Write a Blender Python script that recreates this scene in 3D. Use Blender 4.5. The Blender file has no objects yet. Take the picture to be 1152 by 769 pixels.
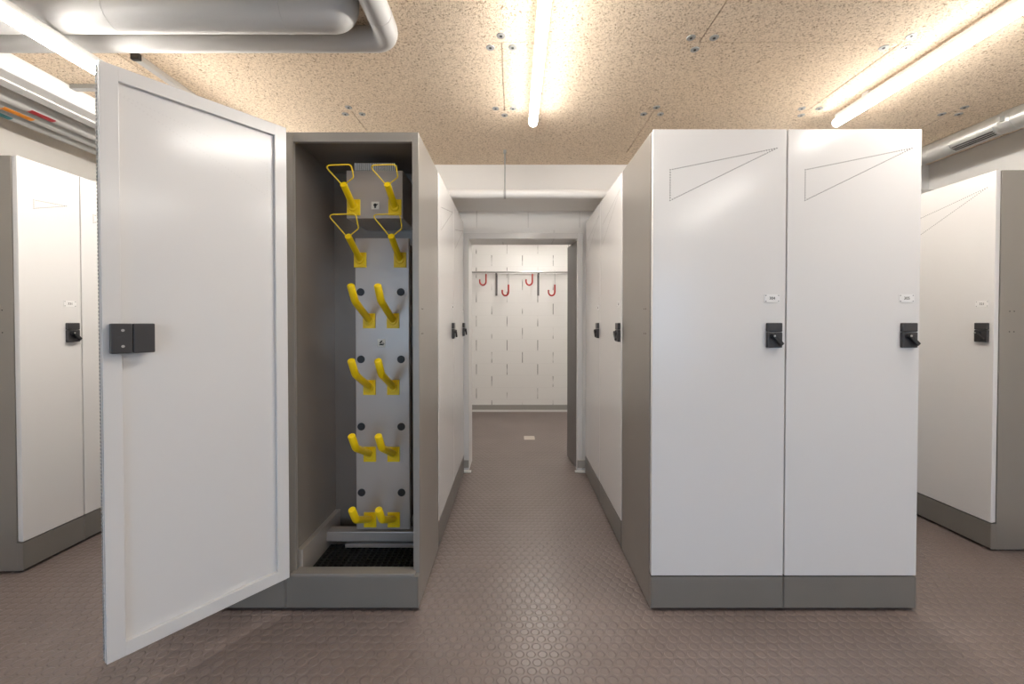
import bpy, bmesh, math, random
from mathutils import Vector, Matrix
random.seed(7)
PI = math.pi
K = 0.979                      # depth scale of the survey
C = bpy.context.scene.collection
F_PX, H_CAM, D0 = 465.0, 1.295, 1.84
CEIL = 2.53

# ------------------------------------------------------------------ materials
def new_mat(name):
    m = bpy.data.materials.new(name); m.use_nodes = True
    nt = m.node_tree
    b = nt.nodes['Principled BSDF']
    return m, nt, b

def paint(name, col, rough=.4, metal=0.0, spec=.5, bump=0.0, bscale=250, var=0.0, coat=0.0):
    m, nt, b = new_mat(name)
    b.inputs['Base Color'].default_value = (*col, 1)
    b.inputs['Roughness'].default_value = rough
    b.inputs['Metallic'].default_value = metal
    b.inputs['Specular IOR Level'].default_value = spec
    b.inputs['Coat Weight'].default_value = coat
    b.inputs['Coat Roughness'].default_value = .12
    tc = nt.nodes.new('ShaderNodeTexCoord')
    if bump > 0:
        n = nt.nodes.new('ShaderNodeTexNoise'); n.inputs['Scale'].default_value = bscale
        n.inputs['Detail'].default_value = 2
        bp = nt.nodes.new('ShaderNodeBump'); bp.inputs['Strength'].default_value = bump
        bp.inputs['Distance'].default_value = .002
        nt.links.new(tc.outputs['Object'], n.inputs['Vector'])
        nt.links.new(n.outputs['Fac'], bp.inputs['Height'])
        nt.links.new(bp.outputs['Normal'], b.inputs['Normal'])
    if var > 0:
        n2 = nt.nodes.new('ShaderNodeTexNoise'); n2.inputs['Scale'].default_value = 6
        n2.inputs['Detail'].default_value = 5
        r = nt.nodes.new('ShaderNodeMapRange')
        r.inputs['To Min'].default_value = 1 - var; r.inputs['To Max'].default_value = 1 + var
        mx = nt.nodes.new('ShaderNodeVectorMath'); mx.operation = 'SCALE'
        mx.inputs[0].default_value = col
        nt.links.new(tc.outputs['Object'], n2.inputs['Vector'])
        nt.links.new(n2.outputs['Fac'], r.inputs['Value'])
        nt.links.new(r.outputs['Result'], mx.inputs['Scale'])
        nt.links.new(mx.outputs['Vector'], b.inputs['Base Color'])
    return m

def emit(name, col, s):
    m, nt, b = new_mat(name)
    b.inputs['Base Color'].default_value = (.9, .9, .9, 1)
    b.inputs['Emission Color'].default_value = (*col, 1)
    b.inputs['Emission Strength'].default_value = s
    return m

def node_math(nt, op, a=None, b=None, c=None):
    n = nt.nodes.new('ShaderNodeMath'); n.operation = op
    for i, v in enumerate((a, b, c)):
        if v is None: continue
        if isinstance(v, (int, float)): n.inputs[i].default_value = v
        else: nt.links.new(v, n.inputs[i])
    return n.outputs[0]

def floor_material():
    m, nt, b = new_mat('stud_rubber')
    tc = nt.nodes.new('ShaderNodeTexCoord')
    sx = nt.nodes.new('ShaderNodeSeparateXYZ'); nt.links.new(tc.outputs['Object'], sx.inputs[0])
    s = 0.045
    px = node_math(nt, 'MULTIPLY', sx.outputs[0], 1 / s)
    py = node_math(nt, 'MULTIPLY', sx.outputs[1], 1 / (s * 1.7320508))
    def cell(off):
        fx = node_math(nt, 'SUBTRACT', node_math(nt, 'FRACT', node_math(nt, 'ADD', px, off + 100)), .5)
        fy = node_math(nt, 'SUBTRACT', node_math(nt, 'FRACT', node_math(nt, 'ADD', py, off + 100)), .5)
        fy = node_math(nt, 'MULTIPLY', fy, 1.7320508)
        return node_math(nt, 'SQRT', node_math(nt, 'ADD', node_math(nt, 'MULTIPLY', fx, fx), node_math(nt, 'MULTIPLY', fy, fy)))
    d = node_math(nt, 'MINIMUM', cell(0.0), cell(0.5))
    mr = nt.nodes.new('ShaderNodeMapRange'); mr.interpolation_type = 'SMOOTHSTEP'
    mr.inputs['From Min'].default_value = .43; mr.inputs['From Max'].default_value = .33
    nt.links.new(d, mr.inputs['Value'])
    bp = nt.nodes.new('ShaderNodeBump'); bp.inputs['Strength'].default_value = .75
    bp.inputs['Distance'].default_value = .0028
    nt.links.new(mr.outputs['Result'], bp.inputs['Height'])
    nt.links.new(bp.outputs['Normal'], b.inputs['Normal'])
    n = nt.nodes.new('ShaderNodeTexNoise'); n.inputs['Scale'].default_value = 3; n.inputs['Detail'].default_value = 6
    nt.links.new(tc.outputs['Object'], n.inputs['Vector'])
    cr = nt.nodes.new('ShaderNodeValToRGB')
    cr.color_ramp.elements[0].position = .3; cr.color_ramp.elements[0].color = (.176, .138, .125, 1)
    cr.color_ramp.elements[1].position = .7; cr.color_ramp.elements[1].color = (.208, .164, .149, 1)
    nt.links.new(n.outputs['Fac'], cr.inputs['Fac'])
    nt.links.new(cr.outputs['Color'], b.inputs['Base Color'])
    b.inputs['Roughness'].default_value = .33
    b.inputs['Specular IOR Level'].default_value = .6
    return m

def woodwool_material():
    m, nt, b = new_mat('wood_wool_board')
    tc = nt.nodes.new('ShaderNodeTexCoord')
    n = nt.nodes.new('ShaderNodeTexNoise'); n.inputs['Scale'].default_value = 125
    n.inputs['Detail'].default_value = 3; n.inputs['Roughness'].default_value = .6; n.inputs['Distortion'].default_value = 1.2
    nt.links.new(tc.outputs['Object'], n.inputs['Vector'])
    cr = nt.nodes.new('ShaderNodeValToRGB')
    e = cr.color_ramp.elements
    e[0].position = .36; e[0].color = (.36, .25, .16, 1)
    e[1].position = .60; e[1].color = (.90, .76, .60, 1)
    x = e.new(.46); x.color = (.80, .65, .485, 1)
    nt.links.new(n.outputs['Fac'], cr.inputs['Fac'])
    nt.links.new(cr.outputs['Color'], b.inputs['Base Color'])
    bp = nt.nodes.new('ShaderNodeBump'); bp.inputs['Strength'].default_value = .8; bp.inputs['Distance'].default_value = .006
    nt.links.new(n.outputs['Fac'], bp.inputs['Height']); nt.links.new(bp.outputs['Normal'], b.inputs['Normal'])
    b.inputs['Roughness'].default_value = .9; b.inputs['Specular IOR Level'].default_value = .2
    return m

def block_material(name, seen):
    """white painted block wall: faint bed joints, open head joints"""
    m, nt, b = new_mat(name)
    tc = nt.nodes.new('ShaderNodeTexCoord')
    sx = nt.nodes.new('ShaderNodeSeparateXYZ'); nt.links.new(tc.outputs['Object'], sx.inputs[0])
    bh, bw = .176, .447
    rz = node_math(nt, 'MULTIPLY', sx.outputs[2], 1 / bh)
    row = node_math(nt, 'FLOOR', rz)
    rx = node_math(nt, 'ADD', node_math(nt, 'MULTIPLY', sx.outputs[0], 1 / bw), node_math(nt, 'MULTIPLY', row, .5))
    fx = node_math(nt, 'ABSOLUTE', node_math(nt, 'SUBTRACT', node_math(nt, 'FRACT', node_math(nt, 'ADD', rx, 100.22)), .5))
    fz = node_math(nt, 'ABSOLUTE', node_math(nt, 'SUBTRACT', node_math(nt, 'FRACT', node_math(nt, 'ADD', rz, 100)), .5))
    n = nt.nodes.new('ShaderNodeTexNoise'); n.inputs['Scale'].default_value = 5.5; n.inputs['Detail'].default_value = 3
    nt.links.new(tc.outputs['Object'], n.inputs['Vector'])
    gate = nt.nodes.new('ShaderNodeMapRange'); gate.inputs['From Min'].default_value = .38; gate.inputs['From Max'].default_value = .56
    nt.links.new(n.outputs['Fac'], gate.inputs['Value'])
    head = node_math(nt, 'MULTIPLY', node_math(nt, 'LESS_THAN', fx, .011), node_math(nt, 'LESS_THAN', fz, .44))
    head = node_math(nt, 'MULTIPLY', head, gate.outputs['Result'])
    bed = node_math(nt, 'MULTIPLY', node_math(nt, 'GREATER_THAN', fz, .475), .05)
    j = node_math(nt, 'MINIMUM', node_math(nt, 'MULTIPLY', node_math(nt, 'MAXIMUM', head, bed), seen), 1.0)
    mx = nt.nodes.new('ShaderNodeMix'); mx.data_type = 'RGBA'
    mx.inputs['A'].default_value = (.86, .84, .81, 1); mx.inputs['B'].default_value = (.22, .20, .18, 1)
    nt.links.new(j, mx.inputs['Factor'])
    nt.links.new(mx.outputs['Result'], b.inputs['Base Color'])
    n2 = nt.nodes.new('ShaderNodeTexNoise'); n2.inputs['Scale'].default_value = 60
    nt.links.new(tc.outputs['Object'], n2.inputs['Vector'])
    hgt = node_math(nt, 'SUBTRACT', node_math(nt, 'MULTIPLY', n2.outputs['Fac'], .25), j)
    bp = nt.nodes.new('ShaderNodeBump'); bp.inputs['Strength'].default_value = .35; bp.inputs['Distance'].default_value = .004
    nt.links.new(hgt, bp.inputs['Height']); nt.links.new(bp.outputs['Normal'], b.inputs['Normal'])
    b.inputs['Roughness'].default_value = .6
    return m

def glass_material():
    m, nt, b = new_mat('window_glass')
    out = nt.nodes['Material Output']
    t = nt.nodes.new('ShaderNodeBsdfTransparent'); g = nt.nodes.new('ShaderNodeBsdfGlossy')
    g.inputs['Roughness'].default_value = .02
    fr = nt.nodes.new('ShaderNodeFresnel'); fr.inputs['IOR'].default_value = 1.45
    mx = nt.nodes.new('ShaderNodeMixShader')
    nt.links.new(fr.outputs[0], mx.inputs[0]); nt.links.new(t.outputs[0], mx.inputs[1]); nt.links.new(g.outputs[0], mx.inputs[2])
    nt.links.new(mx.outputs[0], out.inputs['Surface'])
    return m

LAMP_COL = (1.0, .955, .895)
M = dict(
    white=paint('white_powder_coat', (.775, .755, .735), .20, coat=.0, spec=.5, bump=.0, bscale=500),
    grey=paint('grey_powder_coat', (.31, .285, .255), .30, metal=.35, bump=.04, bscale=700, var=.04),
    plinth=paint('grey_plinth_coat', (.235, .218, .195), .40, metal=.2, bump=.04, bscale=700, var=.05),
    inner=paint('brown_grey_inner_coat', (.36, .315, .275), .24, metal=.4, bump=.03, bscale=700),
    panel=paint('grey_sheet_metal', (.52, .465, .415), .32, metal=.35, bump=.03, bscale=700),
    frame=paint('light_grey_frame', (.31, .285, .255), .38, metal=.25),
    black=paint('black_plastic', (.022, .021, .022), .38),
    blackg=paint('charcoal_plastic', (.045, .042, .043), .45),
    rubber=paint('black_rubber', (.012, .012, .012), .75),
    dark=paint('dark_gap', (.03, .028, .026), .8),
    dot=paint('dark_hole', (.05, .045, .04), .8),
    inhole=paint('pale_hole', (.70, .68, .66), .6),  # dots on the inner door face, coloured pale to look washed out
    yellow=paint('yellow_plastic', (.97, .68, .003), .40),
    wire=paint('yellow_coated_wire', (.93, .66, .03), .35),
    sticker=paint('cream_sticker', (.80, .77, .68), .5),
    plate=paint('white_plate', (.86, .845, .83), .25),
    steel=paint('brushed_steel', (.55, .54, .52), .3, metal=.9),
    galv=paint('galvanised_steel', (.62, .62, .60), .36, metal=.7, bump=.15, bscale=40, var=.12),
    jacket=paint('grey_pipe_jacket', (.50, .49, .475), .42, bump=.02, bscale=120, var=.03),
    wpipe=paint('white_pipe', (.78, .77, .75), .4),
    pvc=paint('white_trunking', (.80, .79, .77), .4),
    gpipe=paint('grey_pipe', (.62, .61, .59), .4),
    wall=paint('white_wall_paint', (.86, .84, .81), .65, bump=.12, bscale=60),
    beige=paint('beige_wall_paint', (.80, .765, .715), .65, bump=.12, bscale=60),
    trimgrey=paint('grey_base_trim', (.36, .34, .31), .5),
    trimwhite=paint('white_sealant', (.80, .78, .75), .5),
    doorgrey=paint('grey_door_paint', (.155, .142, .138), .4),
    red=paint('red_plastic', (.42, .035, .025), .4),
    sred=paint('red_marker', (.40, .025, .03), .5),
    sorange=paint('orange_marker', (.80, .27, .02), .5),
    steal=paint('teal_marker', (.03, .16, .18), .5),
    washer=paint('zinc_washer', (.40, .40, .39), .4, metal=.4),
    beigeplate=paint('beige_plate', (.62, .56, .50), .5),
    lamp=emit('lamp_diffuser', LAMP_COL, 62.0),
    lampdim=emit('lamp_diffuser_dimmed', LAMP_COL, 46.0),  # emission turned down to keep the front lockers from getting too bright
    lampside=emit('lamp_diffuser_upper', LAMP_COL, 4.0),
    lampbody=paint('white_lamp_body', (.82, .81, .79), .4),
    glass=glass_material(),
    floor=floor_material(), ceil=woodwool_material(),
    block=block_material('white_block_wall', 1.0), blockf=block_material('white_block_wall_faint', .25),
    concrete=paint('concrete', (.4, .4, .39), .9),
)

# ------------------------------------------------------------------ mesh helpers
def box(bm, x0, x1, y0, y1, z0, z1, mi=0):
    vs = [bm.verts.new((x, y, z)) for x in (x0, x1) for y in (y0, y1) for z in (z0, z1)]
    for f in ((0, 1, 3, 2), (4, 6, 7, 5), (0, 4, 5, 1), (2, 3, 7, 6), (0, 2, 6, 4), (1, 5, 7, 3)):
        fc = bm.faces.new([vs[i] for i in f]); fc.material_index = mi
    return vs

def bbox(bm, x0, x1, y0, y1, z0, z1, r=.002, mi=0):
    """bevelled box"""
    t = bmesh.new(); box(t, x0, x1, y0, y1, z0, z1)
    bmesh.ops.bevel(t, geom=list(t.edges), offset=r, segments=2, profile=.6, affect='EDGES')
    append(bm, t, mi)

def append(bm, t, mi=0, mat=None):
    mp = {}
    for v in t.verts:
        mp[v] = bm.verts.new(mat @ v.co if mat else v.co)
    for f in t.faces:
        try:
            g = bm.faces.new([mp[v] for v in f.verts]); g.material_index = mi; g.smooth = f.smooth
        except ValueError: pass
    t.free()

def frame_axes(d):
    d = d.normalized()
    up = Vector((0, 0, 1)) if abs(d.z) < .95 else Vector((0, 1, 0))
    a = d.cross(up).normalized(); b = a.cross(d).normalized()
    return a, b

def sweep(bm, pts, r, n=16, mi=0, caps=True, smooth=True):
    pts = [Vector(p) for p in pts]
    rs = r if isinstance(r, (list, tuple)) else [r] * len(pts)
    rings = []; a = b = None
    for i, p in enumerate(pts):
        if i == 0: d = pts[1] - p
        elif i == len(pts) - 1: d = p - pts[i - 1]
        else: d = (pts[i + 1] - p).normalized() + (p - pts[i - 1]).normalized()
        d.normalize()
        if a is None: a, b = frame_axes(d)
        else:
            a = (a - d * a.dot(d)).normalized(); b = a.cross(d).normalized()
        rings.append([bm.verts.new(p + (a * math.cos(2 * PI * k / n) + b * math.sin(2 * PI * k / n)) * rs[i]) for k in range(n)])
    for q, s in zip(rings, rings[1:]):
        for k in range(n):
            f = bm.faces.new((q[k], q[(k + 1) % n], s[(k + 1) % n], s[k])); f.smooth = smooth; f.material_index = mi
    if caps:
        for rg, rev in ((rings[0], True), (rings[-1], False)):
            f = bm.faces.new(rg[::-1] if rev else rg); f.material_index = mi
            for e in f.edges: e.smooth = False
    return rings

def fillet(pts, rad, n=8):
    pts = [Vector(p) for p in pts]; out = [pts[0]]
    for i in range(1, len(pts) - 1):
        p = pts[i]; u = (pts[i - 1] - p); v = (pts[i + 1] - p)
        ang = u.angle(v)
        if ang > PI - .05: out.append(p); continue
        t = min(rad / math.tan(ang / 2), u.length * .49, v.length * .49)
        a = p + u.normalized() * t; b = p + v.normalized() * t
        for k in range(n + 1):
            s = k / n
            out.append((1 - s) ** 2 * a + 2 * s * (1 - s) * p + s * s * b)
    out.append(pts[-1])
    return out

def disc(bm, c, axis, r, h, n=20, mi=0, bevel=0.0):
    c = Vector(c); axis = Vector(axis).normalized()
    if bevel:
        sweep(bm, [c, c + axis * (h - bevel), c + axis * h], [r, r, r - bevel], n, mi)
    else:
        sweep(bm, [c, c + axis * h], r, n, mi, smooth=False)

def obj(name, bm, mats, parent=None, loc=(0, 0, 0), rot=(0, 0, 0), smooth_angle=None):
    bmesh.ops.recalc_face_normals(bm, faces=list(bm.faces))
    me = bpy.data.meshes.new(name); bm.to_mesh(me); bm.free()
    for m in (mats if isinstance(mats, (list, tuple)) else [mats]): me.materials.append(m)
    o = bpy.data.objects.new(name, me); C.objects.link(o)
    o.location = loc; o.rotation_euler = rot
    if parent: o.parent = parent
    return o

def tag(o, label=None, cat=None, group=None, kind=None):
    if label: o['label'] = label
    if cat: o['category'] = cat
    if group: o['group'] = group
    if kind: o['kind'] = kind
    return o

def thing(name, label, cat, loc=(0, 0, 0), rotz=0, group=None):
    o = bpy.data.objects.new(name, None); C.objects.link(o)
    o.location = loc; o.rotation_euler = (0, 0, rotz); o.empty_display_size = .1
    return tag(o, label, cat, group)

def struct(name, bm, mats, label=None, parent=None):
    return tag(obj(name, bm, mats, parent), label, None, None, 'structure')

def text_mesh(body, size):
    cu = bpy.data.curves.new('number_text', 'FONT'); cu.body = body; cu.size = size
    cu.align_x = 'CENTER'; cu.align_y = 'CENTER'; cu.extrude = .0003
    t = bpy.data.objects.new('number_text', cu); C.objects.link(t)
    bpy.context.view_layer.update()
    dg = bpy.context.evaluated_depsgraph_get()
    me = bpy.data.meshes.new_from_object(t.evaluated_get(dg))
    bm = bmesh.new(); bm.from_mesh(me)
    bpy.data.objects.remove(t); bpy.data.curves.remove(cu); bpy.data.meshes.remove(me)
    return bm

# ------------------------------------------------------------------ the room shell
XL, XR, YB = -3.07, 3.24, -2.3            # left wall, right wall, rear wall
YW, YW2, YF = 3.68 * K, 3.957 * K, 6.15 * K  # door wall front / back, far wall
DX0, DX1, DZ = -.392, .554, 2.023         # doorway
FX0, FX1 = -1.9, 2.4                      # far room

bm = bmesh.new(); box(bm, XL - .2, XR + .2, YB - .2, YF + .2, -.12, 0)
struct('floor', bm, M['floor'], 'brown grey rubber floor with a pattern of small round studs')

# ceiling boards with open joints between the rows (staggered butt joints)
bm = bmesh.new()
rows = [YB - .1]
y = 1.522 * 1.235 * K
pitch = .489 * 1.235 * K
ys = [y + i * pitch for i in range(-8, 4)]
ys = [YB - .1] + [v for v in ys if YB < v < YW] + [YW]
box(bm, XL - .1, XR + .1, YB - .1, YW + .05, CEIL + .02, CEIL + .14)
base_i = min(range(len(ys)), key=lambda i: abs(ys[i] - y))     # row that starts at y
L = 1.765
for i in range(len(ys) - 1):
    odd = (i - base_i) % 2
    xs = [v for v in [(-.055 if odd == 0 else .818) + k * L for k in range(-3, 4)] if XL < v < XR]
    xs = [XL - .1] + xs + [XR + .1]
    for a, b_ in zip(xs, xs[1:]):
        bbox(bm, a + .0022, b_ - .0022, ys[i] + .0012, ys[i + 1] - .0012, CEIL, CEIL + .03, .0018)
struct('ceiling', bm, M['ceil'], 'tan wood wool board ceiling')

bm = bmesh.new(); box(bm, XL - .15, XL, YB - .15, YW, 0, CEIL + .1)
struct('wall_left', bm, M['beige'])
bm = bmesh.new(); box(bm, XR, XR + .15, YB - .15, YW, 0, CEIL + .1)
struct('wall_right', bm, M['wall'])
bm = bmesh.new()
box(bm, XL - .15, DX0, YW, YW2, 0, CEIL + .1); box(bm, DX1, XR + .15, YW, YW2, 0, CEIL + .1)
box(bm, DX0, DX1, YW, YW2, DZ, CEIL + .1)
struct('wall_back', bm, M['blockf'], 'white wall with the doorway at the end of the aisle')
bm = bmesh.new(); bbox(bm, XL, XR, 3.31 * K, YW, 2.263, CEIL - .001, .004)
struct('trim_1', bm, M['wall'], 'white beam across the top of the doorway wall')
# rear wall with two windows (behind the camera)
bm = bmesh.new()
WZ0, WZ1 = .25, 2.15
wins = [(-2.3, -.5), (.7, 2.7)]
box(bm, XL - .15, wins[0][0], YB - .2, YB, 0, CEIL + .1)
box(bm, wins[0][1], wins[1][0], YB - .2, YB, 0, CEIL + .1)
box(bm, wins[1][1], XR + .15, YB - .2, YB, 0, CEIL + .1)
for a, b_ in wins:
    box(bm, a, b_, YB - .2, YB, 0, WZ0); box(bm, a, b_, YB - .2, YB, WZ1, CEIL + .1)
struct('wall_rear', bm, M['wall'])
for i, (a, b_) in enumerate(wins):
    bm = bmesh.new(); t = .06
    y0, y1 = YB - .14, YB - .07
    bbox(bm, a, a + t, y0, y1, WZ0, WZ1); bbox(bm, b_ - t, b_, y0, y1, WZ0, WZ1)
    bbox(bm, a + t, b_ - t, y0, y1, WZ0, WZ0 + t); bbox(bm, a + t, b_ - t, y0, y1, WZ1 - t, WZ1)
    c = (a + b_) / 2; bbox(bm, c - .03, c + .03, y0, y1, WZ0 + t, WZ1 - t)
    w = struct('window_%d' % (i + 1), bm, M['white'])
    bm = bmesh.new(); box(bm, a + t, c - .03, YB - .11, YB - .10, WZ0 + t, WZ1 - t); box(bm, c + .03, b_ - t, YB - .11, YB - .10, WZ0 + t, WZ1 - t)
    obj('pane', bm, M['glass'], w)
    la = bpy.data.lights.new('daylight_portal', 'AREA'); la.shape = 'RECTANGLE'; la.size = b_ - a; la.size_y = WZ1 - WZ0
    la.cycles.is_portal = True
    lo = bpy.data.objects.new('daylight_portal', la); C.objects.link(lo)
    lo.location = (c, YB - .19, (WZ0 + WZ1) / 2); lo.rotation_euler = (PI / 2, 0, PI)
# ground outside
bm = bmesh.new(); box(bm, -12, 12, YB - 14, YB - .2, -.4, -.12)
struct('ground', bm, M['concrete'])

# far room
bm = bmesh.new(); box(bm, FX0 - .15, FX1 + .15, YF, YF + .15, 0, CEIL + .1)
struct('wall_far', bm, M['block'], 'white painted block wall seen through the doorway')
bm = bmesh.new(); box(bm, FX0 - .15, FX0, YW2, YF, 0, CEIL + .1); struct('wall_far_left', bm, M['wall'])
bm = bmesh.new(); box(bm, FX1, FX1 + .15, YW2, YF, 0, CEIL + .1); struct('wall_far_right', bm, M['wall'])
bm = bmesh.new(); box(bm, FX0 - .15, FX1 + .15, YW2 - .01, YF + .15, CEIL + .0, CEIL + .12)
struct('ceiling_far', bm, M['wall'])
bm = bmesh.new(); bbox(bm, FX0, FX1, YF - .016, YF, .03, .10, .002, 0); bbox(bm, FX0, FX1, YF - .022, YF, 0, .03, .002, 1)
struct('baseboard_far', bm, [M['trimgrey'], M['trimwhite']])

# door frame, reveal and open grey leaf
bm = bmesh.new()
fw = .05
bbox(bm, DX0 - fw, DX0, YW - .014, YW, .0, DZ + fw, .003); bbox(bm, DX1, DX1 + fw, YW - .014, YW, .0, DZ + fw, .003)
bbox(bm, DX0, DX1, YW - .014, YW, DZ, DZ + fw, .003)
struct('trim_2', bm, M['white'], 'white steel frame around the doorway')
bm = bmesh.new()
a = Vector((.552, 3.72 * K, 0)); b_ = Vector((.516, 4.07 * K, 0)); d = (b_ - a).normalized(); n = Vector((d.y, -d.x, 0)) * .036
t = bmesh.new(); box(t, 0, (b_ - a).length, -.036, 0, .012, DZ - .004)
bmesh.ops.bevel(t, geom=list(t.edges), offset=.003, segments=2, affect='EDGES')
append(bm, t, 0, Matrix.Translation(a) @ Matrix.Rotation(math.atan2(d.y, d.x), 4, 'Z'))
struct('door_1', bm, M['doorgrey'], 'dark grey leaf standing open in the doorway')
for s, nm in ((-1, 'left'), (1, 'right')):
    bm = bmesh.new()
    e = DX0 if s < 0 else DX1
    o_ = e + s * .30
    x0, x1 = min(e, o_), max(e, o_)
    bbox(bm, x0 + (.0 if s < 0 else -.0), x1, YW - .026, YW - .0145, .035, .10, .002, 0)
    xa, xb = (x0, x1 + .022) if s < 0 else (x0 - .022, x1)
    bbox(bm, xa, xb, YW - .05, YW - .0145, 0.0, .012, .003, 1)
    struct('baseboard_' + nm, bm, [M['trimgrey'], M['trimwhite']])

# ------------------------------------------------------------------ lockers
ZT, ZP = 2.15, .155       # top of a locker, top of the plinth
DT = .028                 # door thickness
PLY = .012

def vent_holes(w, inside=False):
    """dotted triangle of small holes"""
    k = w / .598
    if w > .5: P = [(.079, 1.972), (.079, 1.837), (.55, 2.067)]
    else: P = [(.075, 1.945), (.075, 1.900), (.235, 1.957)]
    bm = bmesh.new()
    step = .0112; r = .0029
    for (a, b_) in ((0, 1), (1, 2), (2, 0)):
        A, B = Vector(P[a]), Vector(P[b_]); n = max(2, int((B - A).length / step))
        for i in range(n):
            p = A + (B - A) * i / n
            vs = [bm.verts.new((p.x + r * math.cos(2 * PI * q / 6), -.0006, p.y + r * math.sin(2 * PI * q / 6))) for q in range(6)]
            bm.faces.new(vs)
            if not inside: continue
            vs2 = [bm.verts.new((p.x + r * math.cos(2 * PI * q / 6), DT - PLY + .0006 - .0, p.y + r * math.sin(2 * PI * q / 6))) for q in range(6)]
            bm.faces.new(vs2[::-1]).material_index = 1
    return bm

def make_locker(label, loc, rotz, w, depth, number, group, opened=None, sides=True, dimples=(), has_plinth_seam=True):
    root = thing('locker', label, 'locker', loc, rotz, group)
    y0 = DT + .002
    # body: sides, top, back, floor
    bm = bmesh.new(); t = .018
    g = .0012
    inn = 1 if opened is not None else 0
    bbox(bm, g, t, y0, depth, .01, ZT, .002); bbox(bm, w - t, w - g, y0, depth, .01, ZT, .002)
    bbox(bm, t, w - t, y0, depth, ZT - t, ZT, .002)
    bbox(bm, t, w - t, depth - .012, depth, .01, ZT - t, .002)
    bbox(bm, t, w - t, y0 + .01, depth - .012, .06, .075, .002)
    # front edge of the end panels comes forward beside the plinth
    bbox(bm, g, .004, .0, y0, .012, ZP, .001); bbox(bm, w - .004, w - g, .0, y0, .012, ZP, .001)
    obj('body', bm, M['grey'], root)
    # plinth
    bm = bmesh.new(); bbox(bm, .0045, w - .0045, 0, .022, .014, ZP - .002, .003); bbox(bm, .0045, w - .0045, 0.0, .05, ZP - .004, ZP, .0012)
    obj('plinth', bm, M['plinth'], root)
    bm = bmesh.new(); box(bm, .02, w - .02, .03, depth - .03, 0, .02)
    obj('base', bm, M['dark'], root)
    # door (hinge on the left, lock on the right)
    dw = w - .007; zb, zt = ZP + .006, ZT + .001
    bm = bmesh.new()
    bbox(bm, 0, dw, 0, DT - PLY, zb, zt, .0025)
    rim = .05
    ya, yb = DT - PLY - .001, DT
    if opened is not None:
        ya, yb = DT - PLY - .001, DT + .004
    bbox(bm, .002, rim, ya, yb, zb + .002, zt - .002, .002); bbox(bm, dw - rim, dw - .002, ya, yb, zb + .002, zt - .002, .002)
    bbox(bm, rim - .001, dw - rim + .001, ya, yb, zb + .002, zb + rim, .002); bbox(bm, rim - .001, dw - rim + .001, ya, yb, zt - rim, zt - .002, .002)
    hx = .0035
    door = obj('door', bm, M['white'], root, (hx, 0, 0))
    if opened is not None:
        door.location = (.004, .004, 0); door.rotation_euler = (0, 0, opened)
    obj('ventilation_holes', vent_holes(w, opened is not None), [M['dot'], M['inhole']], door, (-hx, 0, 0))
    # lock
    lx = dw - .054; lz = 1.24
    bm = bmesh.new()
    bbox(bm, lx - .033, lx + .033, -.016, 0, lz - .055, lz + .014, .004); bbox(bm, lx - .033, lx + .033, -.016, 0, lz + .0155, lz + .055, .004)
    lock = obj('lock', bm, M['blackg'], door)
    bm = bmesh.new()
    disc(bm, (lx - .010, -.0155, lz - .004), (0, -1, 0), .014, .006, 18)
    t_ = bmesh.new(); bbox(t_, -.008, .052, -.011, 0, -.0085, .0085, .003)
    append(bm, t_, 0, Matrix.Translation((lx - .010, -.021, lz - .004)) @ Matrix.Rotation(math.radians(46), 4, 'Y'))
    obj('handle', bm, M['black'], door)
    bm = bmesh.new(); disc(bm, (lx - .012, -.0315, lz - .002), (0, -1, 0), .0045, .002, 14)
    obj('key_cylinder', bm, M['steel'], door)
    # number plate
    nx, nz = lx - .006, 1.404
    bm = bmesh.new(); bbox(bm, nx - .034, nx + .034, -.002, 0, nz - .018, nz + .018, .0008, 0)
    for sx in (-1, 1):
        for sz in (-1, 1): disc(bm, (nx + sx * .028, -.002, nz + sz * .0125), (0, -1, 0), .0028, .001, 10, 1)
    obj('number_plate', bm, [M['plate'], M['washer']], door)
    tm = text_mesh(number, .018); tm2 = bmesh.new()
    append(tm2, tm, 0, Matrix.Translation((nx, -.0024, nz)) @ Matrix.Rotation(PI / 2, 4, 'X'))
    obj('number', tm2, M['dot'], door)
    if opened is not None:
        # inner lock case and gasket
        bm = bmesh.new(); x0, x1 = dw - .130, dw - .018
        yy = DT + .004
        xm = x0 + .057
        bbox(bm, x0, xm, yy, yy + .03, 1.193, 1.293, .004); bbox(bm, xm + .001, x1, yy, yy + .03, 1.193, 1.293, .004)
        t_ = bmesh.new(); bbox(t_, -.012, .012, 0, .0015, -.0015, .0015, .0005)
        append(bm, t_, 0, Matrix.Translation((xm + .034, yy + .0298, 1.247)) @ Matrix.Rotation(math.radians(14), 4, 'Y'))
        obj('inner_lock_case', bm, M['blackg'], door)
        for zz in (1.270, 1.217):
            bm = bmesh.new(); disc(bm, (xm + .026, yy + .0298, zz), (0, 1, 0), .0045, .001, 14)
            obj('screw', bm, M['steel'], door)
        bm = bmesh.new()
        nseg = 160
        for i in range(nseg):
            z = zb + .01 + (zt - zb - .02) * i / nseg
            box(bm, dw - .0005, dw + .0025, .004, .014, z, z + .0075)
        obj('edge_gasket', bm, M['washer'], door)
    if dimples:
        for zz in (1.36, 1.245):
            for yy in (.06, .085):
                for sd in dimples:
                    bm = bmesh.new()
                    disc(bm, (g if sd < 0 else w - g, depth * .15 + yy - .05, zz), (sd, 0, 0), .0032, .0008, 10)
                    obj('rivet', bm, M['dot'], root)
    return root, door

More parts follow.
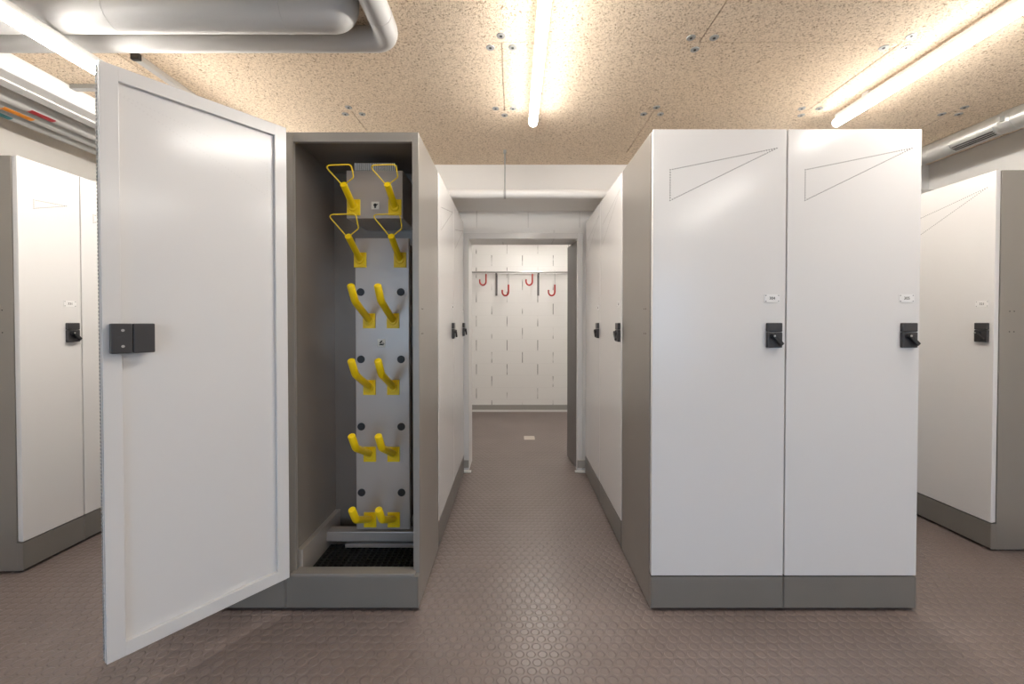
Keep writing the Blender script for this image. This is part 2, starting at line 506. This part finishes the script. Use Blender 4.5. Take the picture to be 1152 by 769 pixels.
W = .598
Xr = .6136
DEP = .51 * K
Y1 = D0 + DEP + .012
front = 'white lockers of the front row facing the camera'
make_locker('white door locker in the front row right of the aisle, at the aisle corner', (Xr, D0, 0), 0, W, DEP, '304', front, dimples=(-1,))
make_locker('white door locker in the front row, farthest right, beside another locker', (Xr + W, D0, 0), 0, W, DEP, '305', front, dimples=(1,))
XO = -.4276 - W
OPEN = -math.radians(126.6)
oroot, odoor = make_locker('locker with its white door wide open showing yellow boot drying pegs', (XO, D0, 0), 0, W, DEP, '303', front, opened=OPEN, dimples=(1,))
make_locker('locker mostly hidden behind the open white door, only its grey plinth showing', (XO - W, D0, 0), 0, W, DEP, '302', front)
WC = .60 * K + .004
aisle = 'lockers lining the central aisle'
for i, nm in enumerate(('nearer', 'farther')):
    yy = Y1 + WC * (i + 1)
    make_locker('%s of the two white lockers lining the right side of the aisle' % nm, (Xr, yy, 0), -PI / 2, WC, .5, ('315', '314')[i], aisle)
    make_locker('%s of the two white lockers lining the left side of the aisle' % nm, (-.4276, Y1 + WC * i, 0), PI / 2, WC, .5, ('307', '308')[i], aisle)
wallr = 'lockers along the right wall'
YR = 2.375 * K
make_locker('white locker on the right wall with its grey end panel toward the camera', (2.705, YR + W, 0), -PI / 2, W, .5, '321', wallr, dimples=(1,))
make_locker('second locker along the right wall, behind the one with the grey end panel', (2.705, YR + 2 * W, 0), -PI / 2, W, .5, '320', wallr)
walll = 'narrow lockers along the left wall'
YL = 2.166 * K; WN = .31
for i, nm in enumerate(('narrow white locker on the left wall, nearest, with its grey end panel showing',
                        'second narrow white locker on the left wall, partly covered by the open door',
                        'third narrow locker on the left wall, hidden behind the open door')):
    make_locker(nm, (-2.54, YL + WN * i, 0), PI / 2, WN, .5, ('331', '332', '333')[i], walll, dimples=(-1,) if i == 0 else ())

# ------------------------------------------------------------------ inside of the open locker
def at(bmx): return bmx
# coordinates below are world, shifted into the locker's frame
def L_(x, y, z): return (x - XO, y - D0, z)
YP = 2.2 * K            # dryer panel front
YU = 2.09 * K           # top unit front
bm = bmesh.new()
t = .018
# inner lining (brown grey) and front frame
box(bm, t, t + .002, .034, DEP - .013, .08, ZT - t - .001); box(bm, W - t - .002, W - t, .034, DEP - .013, .08, ZT - t - .001)
box(bm, t + .002, W - t - .002, DEP - .016, DEP - .013, .08, ZT - t - .001); box(bm, t + .002, W - t - .002, .034, DEP - .016, ZT - t - .003, ZT - t - .001)
obj('lining', bm, M['inner'], oroot)
bm = bmesh.new()
yf0, yf1 = .0295, .048
bbox(bm, .001, .034, yf0 - .0005, yf1, ZP, ZT + .001, .002); bbox(bm, W - .030, W - .001, yf0 - .0005, yf1, ZP, ZT + .001, .002)
bbox(bm, .034, W - .030, yf0 - .0005, yf1, ZT - .042, ZT + .001, .002)
obj('front_frame', bm, M['frame'], oroot)
bm = bmesh.new(); bbox(bm, W - .034, W - .0295, yf1 - .02, yf1 + .03, 1.19, 1.285, .002)
obj('strike_plate', bm, M['black'], oroot)
# sill and low side rails
bm = bmesh.new(); bbox(bm, .02, W - .02, .002, .06, ZP - .001, ZP + .012, .003)
obj('sill', bm, M['frame'], oroot)
bm = bmesh.new(); bbox(bm, t + .002, t + .03, .06, DEP - .02, .08, .245, .003)
obj('side_rail', bm, M['panel'], oroot)
bm = bmesh.new(); bbox(bm, t + .03, W - t - .01, YP - D0 - .012, YP - D0 + .05, .155, .205, .003); bbox(bm, .14, W - t - .01, YP - D0 + .0, YP - D0 + .05, .115, .135, .002)
obj('back_rail', bm, M['panel'], oroot)
# rubber grate
bm = bmesh.new()
gx0, gx1, gy0, gy1 = t + .034, W - t - .004, .064, YP - D0 + .04
n = 18
for i in range(n + 1):
    x = gx0 + (gx1 - gx0) * i / n; box(bm, x - .004, x + .004, gy0, gy1, .095, .112)
n = 13
for i in range(n + 1):
    y = gy0 + (gy1 - gy0) * i / n; box(bm, gx0, gx1, y - .004, y + .004, .093, .110)
box(bm, gx0 - .004, gx1 + .003, gy0 - .002, gy1, .076, .088)
obj('floor_grate', bm, M['rubber'], oroot)
# dryer panel
PX0, PX1 = -.825, -.545
bm = bmesh.new()
x0, _, _ = L_(PX0, 0, 0); x1, _, _ = L_(PX1, 0, 0)
bbox(bm, x0, x1, YP - D0, YP - D0 + .03, .212, 1.735, .003)
obj('dryer_panel', bm, M['panel'], oroot)
bm = bmesh.new(); bbox(bm, x0 + .02, x1 - .02, YP - D0 + .03, DEP - .016, .22, 1.72, .002)
obj('air_duct', bm, M['inner'], oroot)
# top unit
bm = bmesh.new()
ux0 = L_(-.825, 0, 0)[0]; ux1 = L_(-.548, 0, 0)[0]
bbox(bm, ux0, ux1, YU - D0, DEP - .0165, 1.81, 2.045, .003)
unit = obj('fan_unit', bm, M['panel'], oroot)
bm = bmesh.new()
for i in range(22):
    x = ux0 + .04 + i * .0092
    bbox(bm, x, x + .0052, YU - D0 + .001, YU - D0 + .0095, 2.046, 2.082, .001)
box(bm, ux0 + .035, ux0 + .25, YU - D0 + .010, YU - D0 + .03, 2.046, 2.076, 1)
obj('vent_grille', bm, [M['plate'], M['inner']], unit)
# black plugs
for zz in (1.455, 1.105, .753, .407):
    for xx in (-.797, -.588):
        bm = bmesh.new(); c = L_(xx, YP, zz); disc(bm, (c[0], c[1] + .001, zz), (0, -1, 0), .020, .006, 24, 0, .002)
        obj('round_plug', bm, M['black'], oroot)
# stickers
def sticker(name, x, y, z, s, icon):
    c = L_(x, y, z); bm = bmesh.new()
    bbox(bm, c[0] - s, c[0] + s, c[1] - .0012, c[1] + .0005, z - s, z + s, .0005, 0)
    yy = c[1] - .0016
    for poly in icon:
        f = bm.faces.new([bm.verts.new((c[0] + px * s, yy, z + pz * s)) for px, pz in poly]); f.material_index = 1
    return obj(name, bm, [M['sticker'], M['dark']], oroot)
circ = [(.45 * math.cos(k * PI / 8), .12 + .42 * math.sin(k * PI / 8)) for k in range(16)]
sticker('glove_sticker', -.683, YU, 1.873, .019, [circ, [(-.25, -.2), (.25, -.2), (.2, -.7), (-.2, -.7)], [(.3, .0), (.75, .25), (.65, .45), (.3, .3)]])
sticker('boot_sticker', -.690, YP, 1.190, .020, [[(-.7, -.55), (.65, -.6), (.7, -.4), (.1, -.15), (-.35, -.2)], [(-.65, -.1), (-.1, -.1), (.35, .6), (.0, .7)], [(.2, -.05), (.75, -.3), (.78, -.1), (.35, .12)]])

def peg(x, z, y, name='boot_peg'):
    """base plate with a bent tube coming forward and up"""
    c = L_(x, y, z)
    bm = bmesh.new()
    bbox(bm, c[0] - .032, c[0] + .032, c[1] - .008, c[1] + .001, z - .042, z + .036, .002)
    for sx in (-1, 1):
        for sz in (-1, 1): disc(bm, (c[0] + sx * .022, c[1] - .008, z + sz * .027), (0, -1, 0), .004, .002, 10)
    disc(bm, (c[0], c[1] - .006, z - .002), (0, -1, .0), .022, .010, 20, 0, .003)
    base = obj(name, bm, M['yellow'], oroot)
    return base, c
for zz in (1.309, .962, .612, .268):
    for xx in (-.752, -.628):
        base, c = peg(xx, zz, YP)
        bm = bmesh.new()
        pts = fillet([(c[0], c[1] - .004, zz), (c[0], c[1] - .195, zz + .088), (c[0], c[1] - .245, zz + .158)], .05, 10)
        d = (pts[-1] - pts[-2]).normalized(); pts.append(pts[-1] + d * .004)
        sweep(bm, pts, [.0172] * (len(pts) - 1) + [.0135], 18)
        obj('tube', bm, M['yellow'], base)
def glove_peg(x, z, y, fwd, rise, tw=.135, th=.105):
    base, c = peg(x, z, y, 'glove_peg')
    bm = bmesh.new(); e = Vector((c[0], c[1] - fwd, z + rise))
    sweep(bm, [(c[0], c[1] - .004, z), tuple(e)], .0158, 18)
    obj('tube', bm, M['yellow'], base)
    bm = bmesh.new()
    dirv = Vector((0, -.42, .9)).normalized()
    top = e + dirv * th
    dn = Vector((0, fwd, -rise)).normalized()
    pts = [e + dn * .03 + Vector((-.010, 0, 0)), e + Vector((-.012, 0, .004)), top + Vector((-tw * .58, 0, -.004)), top + Vector((tw * .40, 0, .0)),
           e + dirv * th * .35 + Vector((tw * .42, 0, 0)), e + Vector((.012, 0, .004)), e + dn * .03 + Vector((.010, 0, 0))]
    sweep(bm, fillet(pts, .016, 6), .0030, 8)
    obj('wire_loop', bm, M['wire'], base)
for xx in (-.797, -.590):
    glove_peg(xx, 1.624, YP, .16, .088)
for xx in (-.788, -.585):
    glove_peg(xx, 1.866, YU, .125, .070, tw=.125, th=.085)

# ------------------------------------------------------------------ lamps
def lamp(label, x, z, ya, yb, hung=False, mat='lamp', group='linear lamps under the ceiling'):
    t = thing('linear_lamp', label, 'lamp', (x, (ya + yb) / 2, z), 0, group)
    h = (yb - ya) / 2
    bm = bmesh.new()
    # diffuser: round tube with closed ends
    sweep(bm, [(0, -h, 0), (0, -h + .008, 0), (0, h - .008, 0), (0, h, 0)], [.017, .0245, .0245, .017], 24)
    for f in bm.faces:
        f.normal_update()
        if f.calc_center_median().z > -.002: f.material_index = 1
    obj('diffuser', bm, [M[mat], M['lampside']], t)
    bm = bmesh.new()
    top = CEIL - z if not hung else .046
    bbox(bm, -.010, .010, -h + .01, h - .01, .024, min(top, .046), .002)
    obj('housing', bm, M['lampbody'], t)
    for sg in (-1, 1):
        if not hung:
            bm = bmesh.new(); bbox(bm, -.014, .014, sg * h * .7 - .02, sg * h * .7 + .02, .04, CEIL - z, .002); obj('mounting_clip', bm, M['lampbody'], t)
    if hung:
        for s in (-1, 1):
            bm = bmesh.new(); sweep(bm, [(0, s * h * .8, .045), (0, s * h * .8, CEIL - z - (.0285 if (ya + yb) / 2 + s * h * .8 > 1.93 else 0))], .003, 8)
            obj('suspension_rod', bm, M['steel'], t)
    return t
LA, LB = 1.0 * K, 2.50 * K
lamp('bright linear lamp on the ceiling above the central aisle', .113, 2.468, LA, LB)
lamp('bright linear lamp on the ceiling at the right, above the right lockers', 1.89, 2.468, LA, LB)
lamp('bright linear lamp hung under the pipes at top left', -1.711, 2.335, LA, 3.15, True)
lamp('unseen linear lamp added on the ceiling behind the right front lockers', 1.89, 2.468, 2.78, 3.2)  # added out of sight to brighten the right wall lockers
lamp('linear lamp on the ceiling at the right, behind the camera', 1.95, 2.468, -1.15, .25, mat='lampdim')
lamp('unseen linear lamp added on the ceiling of the room beyond the doorway', .3, 2.468, 4.15, 5.65)  # added out of sight to light the far room's wall

# ------------------------------------------------------------------ pipes and ducts under the ceiling
bm = bmesh.new()
YA = 1.566
sweep(bm, fillet([(-2.19, YA, CEIL + .005), (-2.19, YA, 2.455), (-.648, YA, 2.455), (-.648, YA, CEIL + .005)], .06, 8), .065, 28)
t = thing('insulated_pipe', 'thick grey insulated pipe at top left turning up into the ceiling', 'pipe', (0, 0, 0))
obj('jacket', bm, M['jacket'], t)
for xx in (-.86, -1.5):
    bm = bmesh.new(); sweep(bm, [(xx, YA, 2.455), (xx + .012, YA, 2.455)], .0662, 28)
    obj('seam_band', bm, M['jacket'], t)
bm = bmesh.new()
YBp = 1.743
t = thing('insulated_pipe', 'thinner grey insulated pipe behind the thick one, bending toward the camera', 'pipe', (0, 0, 0))
sweep(bm, fillet([(-2.19, YBp, CEIL + .005), (-2.19, YBp, 2.478), (-.517, YBp, 2.478), (-.517, YB + .01, 2.478)], .075, 10), .048, 28)
obj('jacket', bm, M['jacket'], t)
bm = bmesh.new()
sweep(bm, [(-.517, 1.60, 2.478), (-.517, 1.612, 2.478)], .0492, 28)
obj('seam_band', bm, M['jacket'], t)

# cross pipe in front of the beam, hung on a rod
t = thing('hung_pipe', 'white pipe running across above the doorway on a thin hanger rod', 'pipe', (0, 0, 0))
bm = bmesh.new(); yp = 3.04 * K; sweep(bm, [(XL + .01, yp, 2.217), (XR - .01, yp, 2.217)], .031, 24)
obj('tube', bm, M['wpipe'], t)
for xx in (-.064, -1.9, 1.8):
    bm = bmesh.new(); sweep(bm, [(xx, yp, 2.24), (xx, yp, CEIL)], .0045, 10)
    sweep(bm, [(xx, yp, CEIL - .022), (xx, yp, CEIL)], .010, 10)
    sweep(bm, [(xx - .008, yp, 2.217), (xx + .008, yp, 2.217)], .0325, 24)
    obj('hanger_rod', bm, M['washer'], t)

# galvanised duct at the right
t = thing('ventilation_duct', 'shiny galvanised round ventilation duct under the ceiling at the right', 'duct', (0, 0, 0))
XD, ZD, RD = 2.88, 2.468, .060
bm = bmesh.new(); pts = []; rs = []
y = YB + .01
sweep(bm, [(XD, YB + .01, ZD), (XD, 3.22, ZD)], RD, 40)
obj('duct_tube', bm, M['galv'], t)
bm = bmesh.new()
# spiral lock seam
pts = []; turns = 36; n = turns * 20
for i in range(n + 1):
    a = 2 * PI * i / 20; yy = YB + .02 + (3.2 - YB) * i / n
    pts.append((XD + (RD + .0002) * math.cos(a), yy, ZD + (RD + .0002) * math.sin(a)))
sweep(bm, pts, .0018, 5)
obj('spiral_seam', bm, M['galv'], t)
for yy in (2.40, .9):
    bm = bmesh.new()
    sweep(bm, [(XD, yy - .03, ZD), (XD, yy - .027, ZD), (XD, yy + .027, ZD), (XD, yy + .03, ZD)], [RD + .001, RD + .004, RD + .004, RD + .001], 40)
    bbox(bm, XD - RD - .03, XD - RD + .005, yy - .012, yy + .012, ZD - .016, ZD + .016, .002)
    obj('clamp_collar', bm, M['galv'], t)
bm = bmesh.new()
for q, yy in enumerate([2.47 + k * .0135 for k in range(17)]):
    for da in (-13, 0, 13):
        a = math.radians(236 + da)
        p = Vector((XD + RD * math.cos(a), yy, ZD + RD * math.sin(a))); nn = Vector((math.cos(a), 0, math.sin(a)))
        t_ = bmesh.new(); bbox(t_, -.0065, .0065, -.0038, .0038, -.001, .0015, .0006)
        append(bm, t_, 0, Matrix.Translation(p) @ nn.to_track_quat('Z', 'Y').to_matrix().to_4x4())
obj('slot_grille', bm, M['dark'], t)
for yy in (2.455, 2.70):
    bm = bmesh.new()
    pts = [(XD + (RD + .001) * math.cos(math.radians(d_)), yy, ZD + (RD + .001) * math.sin(math.radians(d_))) for d_ in range(200, 266, 6)]
    sweep(bm, pts, .004, 8)
    obj('grille_rim', bm, M['galv'], t)

# left: trunking and three grey pipes with coloured markers, carried by a strut
t = thing('cable_trunking', 'white cable trunking along the ceiling at far left, brightest band beside the lamp', 'trunking', (0, 0, 0))
bm = bmesh.new(); bbox(bm, -2.46, -2.30, YB + .01, 3.22, 2.438, CEIL - .001, .006); obj('channel', bm, M['pvc'], t)
bm = bmesh.new()
y = YB + .02
while y < 3.1:
    bbox(bm, -2.455, -2.385, y, y + .127, 2.430, 2.4385, .002); y += .131
obj('lid_strip', bm, M['pvc'], t)
for x, mk, nm, yc, ln in ((-2.63, 'sred', 'red', 2.36 * K, .12), (-2.735, 'sorange', 'orange', 2.335 * K, .14), (-2.84, 'steal', 'teal', 2.34 * K, .10)):
    t = thing('service_pipe', 'grey pipe with the %s marker, under the ceiling at far left' % nm, 'pipe', (0, 0, 0), 0, 'marked pipes along the left wall')
    bm = bmesh.new(); sweep(bm, [(x, YB + .01, 2.483), (x, 3.22, 2.483)], .0455, 24); obj('tube', bm, M['gpipe'], t)
    bm = bmesh.new()
    n = 8; r = .0462
    arc = [(x + r * math.cos(math.radians(a)), 2.483 + r * math.sin(math.radians(a))) for a in [262 + k * 6 for k in range(n)]]
    vs0 = [bm.verts.new((p, yc - ln / 2, q)) for p, q in arc]; vs1 = [bm.verts.new((p, yc + ln / 2, q)) for p, q in arc]
    for k in range(n - 1): bm.faces.new((vs0[k], vs0[k + 1], vs1[k + 1], vs1[k]))
    m_ = obj('marker', bm, M[mk], t); m_['label'] = '%s marker strip' % nm
bm = bmesh.new(); bbox(bm, -2.297, -2.06, 2.20 * K, 2.20 * K + .035, 2.508, CEIL, .002)
bbox(bm, -2.066, -2.058, 2.2 * K + .004, 2.2 * K + .031, 2.508, CEIL, .001)
tag(obj('mounting_rail', bm, M['washer']), 'short grey mounting rail on the ceiling beside the white trunking at far left', 'rail')
t = thing('conduit', 'thin grey conduit on the ceiling above the open door, with a dark end', 'conduit', (0, 0, 0))
bm = bmesh.new(); bbox(bm, -1.752, -1.718, 1.925, 3.2, CEIL - .028, CEIL, .006); obj('channel', bm, M['gpipe'], t)
bm = bmesh.new(); bbox(bm, -1.754, -1.716, 1.905, 1.9255, CEIL - .030, CEIL, .004); obj('end_cap', bm, M['black'], t)

# washers that hold the ceiling boards
yj = [v for v in ys]
def washer(x, y, label):
    bm = bmesh.new(); disc(bm, (x, y, CEIL + .001), (0, 0, -1), .019, .004, 24, 0, .0015); disc(bm, (x, y, CEIL - .0025), (0, 0, -1), .006, .002, 12, 1)
    tag(obj('washer', bm, [M['washer'], M['dark']]), label, 'washer', 'round grey washers on the ceiling boards')
def cluster(xj, yj_, side, where):
    # side = +1: butt joint runs away from the camera from this point; -1: joint runs toward the camera
    washer(xj - .05, yj_ + side * .032, 'left ceiling washer of the three ' + where)
    washer(xj + .05, yj_ + side * .032, 'right ceiling washer of the three ' + where)
    washer(xj, yj_ - side * .045, ('nearest' if side > 0 else 'farthest') + ' ceiling washer of the three ' + where)
R0 = 1.522 * 1.235 * K; R1 = R0 + pitch; R2 = R1 + pitch
cluster(-.055, R0, 1, 'left of the middle lamp, nearest the camera')
cluster(-.055, R1, -1, 'left of the tip of the middle lamp')
cluster(.818, R0, -1, 'midway between the middle lamp and the right lamp')
cluster(.818, R1, 1, 'just above the corner of the right front locker')
cluster(-.947, R0, -1, 'behind the elbow of the thin pipe')
cluster(-.947, R1, 1, 'above the open locker')
cluster(1.71, R0, 1, 'beside the right lamp, toward the camera')
cluster(1.71, R1, -1, 'at the tip of the right lamp')
cluster(2.583, R1, 1, 'beside the galvanised duct at the right')

# ------------------------------------------------------------------ far room: coat rail and floor plate
t = thing('coat_rail', 'grey coat rail with red hooks on the block wall beyond the doorway', 'coat rail', (0, 0, 0))
yr = YF - .10; zr = 2.02
bm = bmesh.new(); sweep(bm, [(-1.0, yr, zr), (1.1, yr, zr)], .014, 14); obj('rail', bm, M['steel'], t)
bm = bmesh.new(); bbox(bm, -1.0, 1.1, YF - .012, YF, zr - .02, zr + .02, .002); obj('wall_strip', bm, M['wpipe'], t)
for xx in (-.25, .354, .95, -.85):
    bm = bmesh.new()
    bbox(bm, xx - .014, xx + .014, YF - .02, YF, zr - .33, zr - .02, .003); bbox(bm, xx - .012, xx + .012, yr - .01, YF - .01, zr - .035, zr - .012, .003)
    obj('bracket', bm, M['doorgrey'], t)
for i, (xx, dz) in enumerate(((-.44, -.02), (-.12, -.17), (.22, -.02), (.54, -.17))):
    bm = bmesh.new()
    yh = yr - .022
    sweep(bm, [(xx + .045, yh, zr + .016), (xx + .045, yh, zr + dz - .02)], .0045, 8, 1)
    pts = [(xx + .045, yh, zr + dz - .01)] + [(xx + .045 * math.cos(a), yh, zr + dz - .115 + .052 * math.sin(a)) for a in [-k * PI / 10 for k in range(11)]] + [(xx - .045, yh, zr + dz - .085)]
    sweep(bm, pts, .0115, 12)
    obj('hook', bm, [M['red'], M['steel']], t)
bm = bmesh.new(); bbox(bm, .115, .235, 4.66 * K, 4.80 * K, 0, .006, .002)
tag(obj('floor_plate', bm, M['beigeplate']), 'small pale rectangular cover plate in the floor beyond the doorway', 'cover plate')

# ------------------------------------------------------------------ camera, world, view
cam = bpy.data.cameras.new('camera'); co = bpy.data.objects.new('camera', cam); C.objects.link(co)
cam.sensor_width = 36; cam.lens = F_PX / 1152 * 36
tp = .014
co.location = (0, 0, H_CAM); co.rotation_euler = (PI / 2 - math.atan(tp), 0, 0)
cam.shift_x = -2 / 1152; cam.shift_y = -(21.5 - F_PX * tp) / 1152
cam.clip_start = .05
bpy.context.scene.camera = co
w = bpy.data.worlds.new('sky'); bpy.context.scene.world = w; w.use_nodes = True
bg = w.node_tree.nodes['Background']
bg.inputs['Color'].default_value = (.50, .72, 1.0, 1); bg.inputs['Strength'].default_value = 2.9
vs = bpy.context.scene.view_settings
vs.view_transform = 'Standard'; vs.look = 'None'; vs.gamma = 1; vs.use_curve_mapping = False; vs.exposure = 0.35
bpy.context.scene.cycles.use_denoising = True
bpy.context.scene.cycles.max_bounces = 10
bpy.context.scene.cycles.diffuse_bounces = 6
